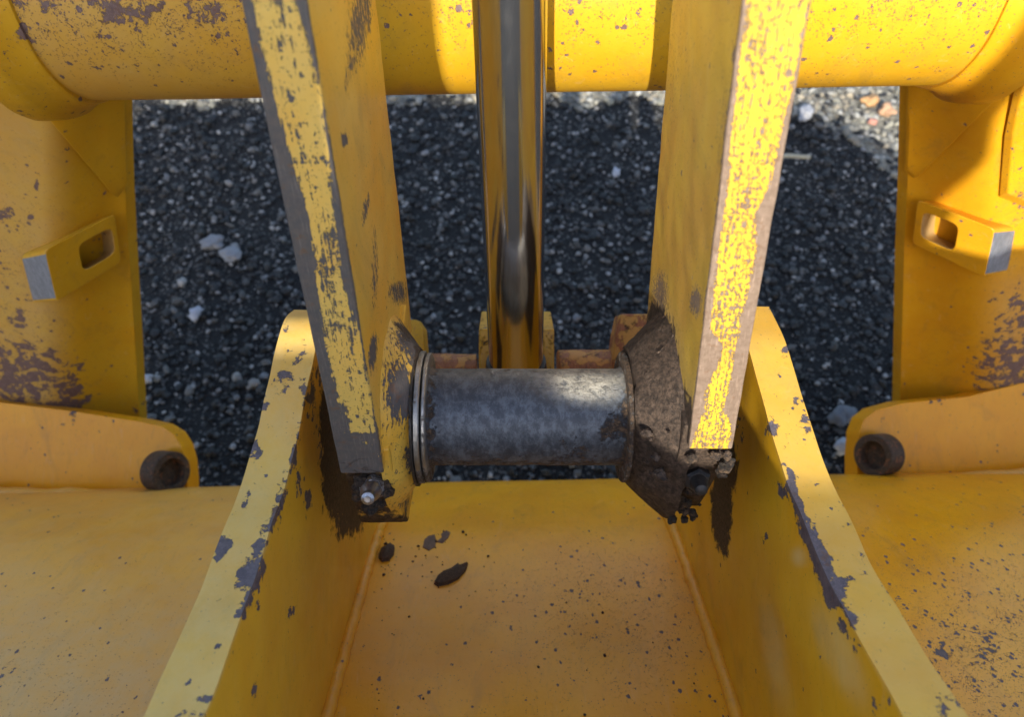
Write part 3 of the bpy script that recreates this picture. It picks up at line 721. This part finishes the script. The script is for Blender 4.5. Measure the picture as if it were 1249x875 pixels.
def a_al(px, py, pc):
    u = 1 - pc[:, 0] / .042; w_ = pc[:, 2]; frontf = w_ < .004       # u: 0 = outer (left) edge of the face
    wl = np.interp(py, [0, 60, 120, 200, 260, 330, 400, 470, 500, 530, 548, 575], [.16, .17, .20, .30, .36, .34, .24, .26, .22, .16, .9, 1.0])
    wr = np.interp(py, [0, 40, 110, 200, 300, 340, 400, 470, 520, 548, 575], [.84, .90, 1.0, .93, .86, .80, .96, 1.0, .97, .9, 1.0])
    e = np.maximum(sstep(wl + .10, wl - .08, u), sstep(wr - .07, wr + .08, u))
    body = .30 + .20 * blobs(px, py, [(350, 160, 20, 16, 0, 1), (400, 330, 14, 60, 0, 1.2), (400, 395, 18, 14, 0, 1.5), (345, 20, 10, 40, 0, .6)])
    w = np.maximum(e * 1.15, body)
    w = np.where(py > 528, np.maximum(w, .72 + .25 * blobs(px, py, [(420, 535, 20, 9, 0, 1)])), w)
    w = np.maximum(w, blobs(px, py, [(418, 520, 10, 30, 0, .9), (375, 196, 40, 4, 0, .62), (404, 300, 10, 50, 15, .6), (430, 400, 8, 30, 0, .6)]))
    ws = blobs(px, py, [(420, 170, 4, 7, 0, 1.), (455, 430, 5, 22, 5, .75), (446, 255, 4, 18, 10, .55), (485, 357, 12, 14, 0, .58), (440, 20, 14, 60, 6, .55), (432, 60, 6, 60, 12, .42), (457, 330, 4, 50, 0, .45), (488, 480, 10, 30, 0, .7), (470, 520, 8, 40, 0, .42)])
    ws = ws + .10
    return dict(wear=np.where(frontf, w, ws), speck=np.where(frontf, .3, .12), dust_and_light=np.where(frontf, .34, .04), grime=np.where(frontf, .3 * sstep(545, 580, py), .0))
hubL = prof_from(FL_b, [(-.02, .012), (.02, .014), (.115, .030), (.14, .050), (.148, .10), (.12, .16), (.05, .20), (-.06, .20)])
armL = arm('shaded left link arm, yellow rubbed to grey along its narrow face', 0, 0, FL_t, FL_b, (.329, .68), (.036, .925), (-.125, -.125), (-.1655, -.167), M_arm_l, a_al, 0, hubL, (-.168, -.119),
    lambda px, py, pc: dict(wear=blobs(px, py, [(470, 648, 45, 12, 0, 1.1), (450, 600, 20, 20, 0, .8), (490, 610, 10, 12, 0, .5)]) + .18, grime=.95 * sstep(628, 642, py) + blobs(px, py, [(450, 603, 24, 24, 0, .95), (440, 585, 30, 9, 0, .8)]) + .15, dust_and_light=.05))
FR_t, FR_b = yz(0, .43), yz(548, .69)
def a_ar(px, py, pc):
    u = pc[:, 0] - 4; u = u / .042; frontf = pc[:, 2] < .004
    wl = np.interp(py, [0, 60, 110, 200, 330, 400, 425, 450, 475, 500, 525, 548], [.05, .06, .06, .10, .12, .12, .45, .38, .2, .24, .1, .04])
    wr = np.interp(py, [0, 100, 200, 225, 260, 300, 400, 430, 470, 500, 520, 548], [.98, .92, .88, .84, .68, .80, .76, .68, .74, .66, .9, .9])
    e = np.maximum(sstep(wl + .07, wl - .07, u), sstep(wr - .08, wr + .08, u))
    w = np.maximum(e * 1.15, .40 + .05 * sstep(200, 400, py))
    w = np.maximum(w, blobs(px, py, [(892, 380, 6, 9, 20, .7), (868, 430, 14, 10, 0, .7), (908, 390, 4, 40, 12, .75), (910, 240, 12, 30, 10, .55)]))
    ws = .08 + blobs(px, py, [(849, 368, 8, 18, 0, .68), (896, 70, 3, 14, 0, .8), (805, 360, 10, 30, 0, .6), (880, 150, 8, 60, 5, .3), (820, 60, 20, 100, 0, .20)])
    g = blobs(px, py, [(802, 440, 22, 60, 0, 1.1), (800, 390, 12, 20, 0, .8), (822, 520, 24, 45, 0, 1.1), (835, 560, 20, 20, 0, .9)])
    return dict(wear=np.where(frontf, w, ws), speck=np.where(frontf, .22, .14), grime=np.where(frontf, 0, g), dust_and_light=np.where(frontf, 0, .08 + .5 * g))
hubR = prof_from(FR_b, [(-.02, .010), (.012, .010), (.03, .012), (.14, .045), (.165, .07), (.175, .12), (.14, .18), (.06, .22), (-.05, .22)])
armR = arm('right link arm with sunlit lemon yellow face and foot caked in dark grease', 0, 0, FR_t, FR_b, (.300, .62), (.036, .912), (.134, .165), (.1745, .2055), M_arm_r, a_ar, 4, hubR, (.160, .207),
    lambda px, py, pc: dict(wear=.25, grime=1.15 - .5 * blobs(px, py, [(858, 562, 16, 12, 0, 1)]), dust_and_light=.0))
# fluted end right under the sunlit face: dark lumps of grease
PIN = (-.063, .80)
def flat_front(a): return 1 - .25 * math.exp(-((a - R(130)) / R(48)) ** 2)
def poly8(a): 
    k = math.pi / 4; b = (a + .3) % k - k / 2; return 1 / math.cos(b) * .97
lathe_x('boss', armL, M_arm_l, [(-.130, .112), (-.124, .110), (-.112, .092), (-.104, .080), (-.0985, .073)], *PIN, 64,
        lambda px, py, pc: dict(wear=.25 + blobs(px, py, [(490, 480, 10, 30, 0, .95), (478, 455, 8, 20, 0, .6), (502, 560, 8, 14, 0, .7), (505, 625, 16, 12, 0, .9), (490, 410, 12, 14, 0, .6), (508, 430, 8, 20, 0, .8)]), grime=blobs(px, py, [(500, 400, 14, 16, 0, .6), (505, 640, 16, 12, 0, 1.), (512, 440, 6, 30, 0, .7)]) + .12, speck=.2, dust_and_light=.1), poly=flat_front, wamp=.003, wsc=38)
lathe_x('boss', armR, M_arm_r, [(.172, .120), (.165, .118), (.150, .105), (.138, .092), (.130, .084), (.122, .076)], *PIN, 72,
        lambda px, py, pc: dict(wear=.5, grime=1.25 * np.ones_like(px), dust_and_light=.0), wamp=.0035, wsc=60, seed=2, poly=flat_front)
# clods of mud round the right boss
rr = np.random.default_rng(4)
V2, F2 = ico(3)
def clod(parent, c, r, mat, k, name='mud_clod', flatz=1.0):
    q = np.array([p * (1 + .5 * mnoise.noise(Vector(p * 1.3) + Vector((k * 7.7, 0, 0))) + .16 * mnoise.noise(Vector(p * 3.5) + Vector((k * 2.2, 1, 0))) + .08 * mnoise.noise(Vector(p * 9) + Vector((k * 2.2, 1, 0)))) for p in V2]) * r
    return q + np.array(c)
def clods(parent, name, Ls, mat, attrs):
    VV, FF = [], []
    for k, (c, r) in enumerate(Ls):
        FF += (F2 + len(VV) * len(V2)).tolist(); VV.append(clod(parent, c, r, mat, k))
    C = np.vstack(VV); me = bpy.data.meshes.new(name); me.from_pydata(c2w(C).tolist(), [], FF); set_attrs(me, C, C, attrs)
    o = link_mesh(name, me, parent, mat, 0); o['kind'] = 'stuff'; return o
L = []
for k in range(26):
    a = rr.uniform(-.3, .75) * math.pi; t = rr.random(); x = .124 + t * .04; rad = .072 + t * .038
    L.append(((x, PIN[0] + rad * math.cos(a), PIN[1] - rad * math.sin(a)), (rr.uniform(.3, 1) ** 3 * .0055 + .0012) * np.array([1, 1, 1])))
clods(armR, 'mud_crust', L, M_arm_r, lambda px, py, pc: dict(grime=1.4, wear=.3))
L = []
for k in range(34):
    px = rr.uniform(815, 862); py = rr.uniform(575, 640); z = .745 + (py - 575) / 65 * .05
    if px > 850 and py > 625: continue
    L.append((tuple(pt(px, py, z)), rr.uniform(.0015, .0048)))
for px, py, z, r_ in ((887, 556, .70, .0045), (889, 564, .705, .005), (884, 570, .71, .006), (880, 578, .715, .005), (850, 588, .735, .009), (843, 560, .70, .005), (872, 556, .70, .005)):
    L.append((tuple(pt(px, py, z)), r_))
clods(armR, 'grease_crust', L, M_grease, lambda px, py, pc: dict(grime=.5))
L = [(tuple(pt(px, py, z)), r_) for px, py, z, r_ in ((437, 596, .742, .006), (441, 586, .738, .007), (470, 592, .742, .005), (473, 600, .745, .006), (462, 614, .752, .006), (452, 618, .753, .008), (436, 606, .745, .005))]
clods(armL, 'grease_crust', L, M_grease, lambda px, py, pc: dict(grime=.5))

def bore(px, py, z, sgn):
    p1 = pt(px, py, z); p0 = p1 - np.array([.86 * sgn, 0, -.51]) * .042
    ringtube('bore_bushing', front, M_rustbar, p0, p1, [(0, .041), (.95, .0415), (1, .040), (1, .0285), (.94, .027), (.55, .027), (.54, .0005)], 48, lambda px, py, pc: dict(wear=.9, grime=.62))
# grease fitting (hex base, neck, ball) on the left arm's foot
gf = thing('grease_fitting', 'small silver grease nipple screwed into the foot of the left link arm', 'grease fitting', pt(455, 598, .745))
def ringtube(name, parent, mat, p0, p1, prof, seg, at=lambda px, py, pc: dict(grime=.12)):
    """turned piece between two points: prof = (t, radius)"""
    p0, p1 = np.array(p0), np.array(p1); ax = p1 - p0
    pts = [p0 + ax * t for t, _ in prof]; rads = [r for _, r in prof]
    a_ = ax / np.linalg.norm(ax); ref = np.array([1.0, 0, 0]); u = np.cross(a_, ref); u /= np.linalg.norm(u); v = np.cross(a_, u)
    C = [p + r * (u * math.cos(j / seg * 6.28319) + v * math.sin(j / seg * 6.28319)) for p, r in zip(pts, rads) for j in range(seg)]
    n = len(pts); F = [(i * seg + j, i * seg + (j + 1) % seg, (i + 1) * seg + (j + 1) % seg, (i + 1) * seg + j) for i in range(n - 1) for j in range(seg)]
    F += [tuple(range(seg)), tuple(range((n - 1) * seg, n * seg))]
    C = np.array(C); me = bpy.data.meshes.new(name); me.from_pydata(c2w(C).tolist(), [], F); set_attrs(me, C, C, at)
    bm = bmesh.new(); bm.from_mesh(me); bmesh.ops.recalc_face_normals(bm, faces=bm.faces); bm.to_mesh(me); bm.free()
    return link_mesh(name, me, parent, mat, 0)
bore(210, 577, 1.450, 1); bore(1064, 556, 1.450, -1)
g0 = pt(457, 588, .757); g1 = pt(448, 610, .710)
ringtube('hex_base', gf, M_zinc, g0, g0 + (g1 - g0) * .5, [(0, .0140), (.85, .0140), (1, .0118)], 6, lambda px, py, pc: dict(grime=.42))
ringtube('nipple', gf, M_zinc, g0 + (g1 - g0) * .5, g1, [(0, .0105), (.25, .0100), (.45, .0062), (.6, .0058), (.75, .0072), (.9, .0064), (.96, .0034), (1, .003)], 20)
gfr = thing('grease_fitting', 'grease nipple buried in black grease at the foot of the right link arm', 'grease fitting', pt(852, 585, .735))
g0 = pt(848, 578, .745); g1 = pt(856, 600, .712)
ringtube('hex_base', gfr, M_blackrubber, g0, g0 + (g1 - g0) * .5, [(0, .0135), (.85, .0135), (1, .011)], 6)
ringtube('nipple', gfr, M_blackrubber, g0 + (g1 - g0) * .5, g1, [(0, .009), (.3, .0075), (.7, .007), (.9, .006), (1, .003)], 20)

# ------------------------------------------------------------------ PIVOT SLEEVE AND WASHERS
pin = thing('pivot_sleeve', 'dull blue grey steel pivot sleeve spanning the two link arms', 'pivot sleeve', (.02, PIN[0], PIN[1]))
xs = np.linspace(-.087, .119, 60)
def a_pin(px, py, pc):
    return dict(grime=np.clip(.22 * sstep(465, 448, py) + .40 * sstep(548, 572, py) + .42 * sstep(748, 768, px) + .3 * sstep(536, 526, px) + .12 + blobs(px, py, [(744, 520, 12, 18, 0, .45), (700, 545, 20, 14, 0, .2)]) - blobs(px, py, [(565, 495, 22, 40, 0, .3), (725, 490, 18, 25, 0, .35), (640, 510, 60, 30, 0, .12)]), 0, 1.3), dust_and_light=np.clip(.16 * sstep(470, 450, py) + blobs(px, py, [(714, 460, 44, 24, 0, 1.1)]), 0, 1))  # thin dust along the top, plus a sunlit patch painted in at right
lathe_x('sleeve', pin, M_sleeve, [(x, .052 + .0035 * sstep(.112, .119, x) + .003 * sstep(-.083, -.086, x)) for x in xs], *PIN, 96, a_pin, wamp=.0006, wsc=50)
lathe_x('pin_core', pin, M_blackrubber, [(-.17, .036), (.209, .036)], *PIN, 40, lambda px, py, pc: dict(grime=.2))
WL = [('left washer against the left arm boss, bright worn rim', -.0985, -.0925, .0715, .15), ('second bright washer, between the left boss and the grey sleeve', -.0908, -.0868, .0695, .22)]
for lab, x0, x1, r_, gg in WL:
    o = lathe_x('washer', None, M_washer, [(x0, .04), (x0, r_ - .001), (x0 + .001, r_), (x1 - .001, r_), (x1, r_ - .001), (x1, .040)], *PIN, 96, lambda px, py, pc: dict(grime=gg + .4 * sstep(560, 590, py)), caps=False, wamp=.0004)
    o['label'] = lab; o['category'] = 'washer'; o['group'] = 'washers on the pivot'
o = lathe_x('washer', None, M_washer, [(.1165, .04), (.1165, .0695), (.1175, .0705), (.120, .0705), (.121, .0695), (.121, .04)], *PIN, 96, lambda px, py, pc: dict(grime=.62), caps=False, wamp=.0004)
o['label'] = 'thin washer sunk in mud beside the right arm boss'; o['category'] = 'washer'; o['group'] = 'washers on the pivot'
o = lathe_x('seal_ring', None, M_blackrubber, [(-.1015, .06), (-.1015, .0745), (-.099, .0745), (-.099, .06)], *PIN, 64, lambda px, py, pc: dict(grime=.3), caps=False)
o['label'] = 'black seal ring between left arm boss and the bright washers'; o['category'] = 'seal'

# ------------------------------------------------------------------ HYDRAULIC ROD
ram = thing('hydraulic_ram', 'shiny chrome hydraulic rod standing between the two link arms', 'hydraulic ram', pt(629, 440, .96))
A_, B_ = pt(621.5, 0, .68), pt(629.5, 440, .957)
tube('rod', ram, M_chrome, [A_ + (B_ - A_) * t for t in np.linspace(-1.1, 1.0, 40)], .035, 96)
tube('rod_foot', ram, M_blackrubber, [A_ + (B_ - A_) * t for t in (1.002, 1.03, 1.10)], [.0385, .040, .040], 64)
mount = thing('ram_mount', 'rusty orange mounting bar with yellow ears at the foot of the chrome rod', 'mounting bracket', (.0, -.05, 1.1))
def boxc(name, parent, mat, px0, py0, px1, py1, z, th, at=None, bev=.003, offs=None):
    return slab(name, parent, mat, [(px0, py0), (px1, py0), (px1, py1), (px0, py1)], lambda x, y: z + 0 * x, th, at, bev, 6, offs)
boxc('ear', mount, M_frame, 584, 402, 597, 470, .985, .10, lambda px, py, pc: dict(speck=.2, wear=.12, grime=.25), offs=(0, .03, .09))
boxc('ear', mount, M_frame, 662, 402, 676, 470, .985, .10, lambda px, py, pc: dict(speck=.2, wear=.12, grime=.25), offs=(0, .03, .09))
aw = lambda px, py, pc: dict(wear=.48, speck=.3, grime=.22)
cyb, czb = -.035, 1.085
lathe_x('mount_bar', mount, M_rustbar, [(x, .042) for x in np.linspace(-.16, -.052, 12)], cyb, czb, 48, aw, wamp=.002)
lathe_x('mount_bar', mount, M_rustbar, [(x, .044) for x in np.linspace(.068, .19, 12)], cyb + .004, czb, 48, aw, wamp=.002, seed=1)
slab('end_block', mount, M_rustbar, [(757, 383), (800, 383), (800, 470), (742, 470), (747, 440), (752, 405)], lambda x, y: 1.04 + 0 * x, .06, aw, .006, 5)
slab('end_block', mount, M_frame, [(490, 390), (508, 390), (516, 402), (519, 440), (490, 450)], lambda x, y: 1.06 + 0 * x, .05, lambda px, py, pc: dict(speck=.2), .004, 4)

# ------------------------------------------------------------------ BITS OF DIRT ON THE BEAM
def flake(px, py, outline, label, mat, name, lift=.003, th=.004, cat='debris', seed=0):
    z = None
    # find the beam's skin under this pixel
    best = None
    for zz in np.linspace(.7, 1.45, 400):
        x = (px - CX) / FPX * zz; e = (CY - py) / FPX * zz - (surf_y(zz) + SL * x)
        if best is None or abs(e) < best[0]: best = (abs(e), zz)
    z0 = best[1]
    dz = .01; t = np.array([0, surf_y(z0 + dz) - surf_y(z0 - dz), 2 * dz]); t /= np.linalg.norm(t); nrm = np.cross(t, [1, 0, 0]); nrm *= np.sign(nrm[1])
    c = pt(px, py, z0); n = len(outline); ex = np.array([1.0, 0, 0])
    C = []
    for L_, sc in ((lift * -1, 1.0), (th * .6, .92), (th, .5)):
        for k, (u, v) in enumerate(outline):
            w = 1 + .12 * mnoise.noise(Vector((k * 1.7, L_ * 900, seed)))
            C.append(c + ex * u * sc * w * .00132 + t * v * sc * w * .0018 + nrm * (L_ + .002 * mnoise.noise(Vector((u * .2, v * .2, seed)))))
    C.append(c + nrm * th * 1.15); C = np.array(C)
    F = [(a * n + j, a * n + (j + 1) % n, (a + 1) * n + (j + 1) % n, (a + 1) * n + j) for a in range(2) for j in range(n)] + [(2 * n + j, 2 * n + (j + 1) % n, 3 * n) for j in range(n)] + [tuple(reversed(range(n)))]
    X = c2w(C); o0 = X.mean(0)
    me = bpy.data.meshes.new(name); me.from_pydata((X - o0).tolist(), [], F); me.materials.append(mat)
    me.polygons.foreach_set('use_smooth', [True] * len(F)); me.set_sharp_from_angle(angle=R(40))
    o = bpy.data.objects.new(name, me); COL.objects.link(o); o.location = Vector(o0.tolist()); o['label'] = label; o['category'] = cat
flake(550, 704, [(-18, -9), (-13, -12), (-2, -10), (9, -4), (16, 6), (18, 16), (13, 12), (6, 14), (0, 7), (-9, 4), (-15, -2)], 'dark brown mud chip with pointed end lying on the beam', M_leaf, 'mud_chip', th=.009)
flake(471, 678, [(-8, -4), (-3, -10), (5, -8), (9, 0), (8, 9), (2, 14), (-2, 8), (-7, 6)], 'small black mud crumb beside the left weld bead', M_leaf, 'mud_chip', th=.012, seed=2)
flake(525, 662, [(-8, -8), (0, -13), (7, -8), (7, 3), (3, 12), (-4, 10), (-8, 4)], 'reddish brown dried leaf scrap, left half of a pair on the beam', M_leaf2, 'leaf_scrap', th=.0015, lift=.001, seed=3, cat='leaf')
flake(541, 656, [(-7, -8), (0, -10), (6, -2), (8, 8), (2, 12), (-4, 6), (-2, 0)], 'reddish brown dried leaf scrap, right half of a pair on the beam', M_leaf2, 'leaf_scrap', th=.0015, lift=.0005, seed=4, cat='leaf')

def crumbs():
    r = np.random.default_rng(8); VV, FF = [], []; v1, f1 = ico(1)
    spots = [(550, 704, 26, 14), (471, 678, 12, 12), (470, 760, 30, 60), (640, 760, 170, 90), (535, 665, 25, 18)]
    for k in range(110):
        x0, y0, sx, sy = spots[k % 5]; px = x0 + r.normal() * sx; py = y0 + r.normal() * sy
        if not (450 < px < 850 and 625 < py < 900): continue
        zz = np.linspace(.7, 1.45, 500); x = (px - CX) / FPX * zz
        z0 = zz[np.argmin(np.abs((CY - py) / FPX * zz - (surf_y(zz) + SL * x)))]
        rad = .0009 + .0022 * r.random() ** 4
        q = np.array([p * (1 + .6 * mnoise.noise(Vector(p * 1.5) + Vector((k, 0, 0)))) for p in v1]) * rad
        FF += (f1 + len(VV) * len(v1)).tolist(); VV.append(q + pt(px, py, z0) + np.array([0, rad * .4, 0]))
    me = bpy.data.meshes.new('mud_crumbs'); me.from_pydata(c2w(np.vstack(VV)).tolist(), [], FF); me.materials.append(M_leaf)
    o = bpy.data.objects.new('mud_crumbs', me); COL.objects.link(o); o['kind'] = 'stuff'; o['label'] = 'tiny dark mud crumbs sprinkled on the beam between the clevis plates'; o['category'] = 'crumbs'
crumbs()

# ------------------------------------------------------------------ SHADE PANELS ADDED BEHIND THE VIEWER (unseen, shaped to throw the big shadow)
YB = -.85; te = math.tan(R(SUN_EL)) / math.cos(R(SUN_AZ)); ta = math.tan(R(SUN_AZ))
def shade_pt(p, q, y=YB):
    """p,q: where a ray crosses the pivot's plane (Y = .37) -> point on the shade panel at Y = y"""
    return (p + (.37 - y) * ta, q + (.37 - y) * te)
body = bpy.data.objects.new('shadow_caster', None); COL.objects.link(body); body.location = (0, YB - .3, 0)  # unseen shadow caster, outline worked out from the wanted shade
body['label'] = 'unseen panels added behind the viewer, shaped to cast the big shadow'; body['category'] = 'shadow caster'
def wprism(name, outline, y0, y1, mat):
    n = len(outline); V = [(x, y0, z) for x, z in outline] + [(x, y1, z) for x, z in outline]
    F = [tuple(range(n)), tuple(reversed(range(n, 2 * n)))] + [(i, i + n, (i + 1) % n + n, (i + 1) % n) for i in range(n)]
    me = bpy.data.meshes.new(name); me.from_pydata(V, [], F)
    bm = bmesh.new(); bm.from_mesh(me); bmesh.ops.recalc_face_normals(bm, faces=bm.faces); bm.to_mesh(me); bm.free()
    return link_mesh(name, me, body, mat, 0, smooth=False)
def sp_(p, q): return shade_pt(p, q)
low_shade_panel = [(-2.0, .55), sp_(-1.6, 1.212), sp_(.030, 1.212), sp_(.055, 1.188), sp_(.115, 1.178), sp_(.20, 1.13), sp_(.42, 1.135), sp_(.60, 1.17), sp_(.97, 1.17), sp_(1.30, .985), sp_(1.55, .80), (2.2, .55)]  # added low panel, upper edge cut to the shadow line
wprism('low_shade_panel', low_shade_panel, YB - .03, YB, M_shade_panel)
wprism('tall_shade_panel', [sp_(-.19, 1.0), sp_(-.109, 1.0), sp_(-.113, 1.3), sp_(-.120, 1.46), sp_(-.129, 1.50), sp_(-.131, 1.95), sp_(-.95, 1.95), sp_(-.95, 1.20), sp_(-.55, 1.20), sp_(-.55, 1.272), sp_(-.19, 1.272)], YB - .022, YB + .002, M_shade_panel_dark)  # added tall panel, slot and edge cut to the wanted light
wprism('side_shade_panel', [sp_(.40, 1.10), sp_(.665, 1.10), sp_(.665, 1.37), sp_(.63, 1.45), sp_(.62, 1.75), sp_(.520, 1.75), sp_(.50, 1.43), sp_(.42, 1.44)], YB - .03, YB + .004, M_shade_panel_dark)  # added panel that keeps the right side plate and collar in shade
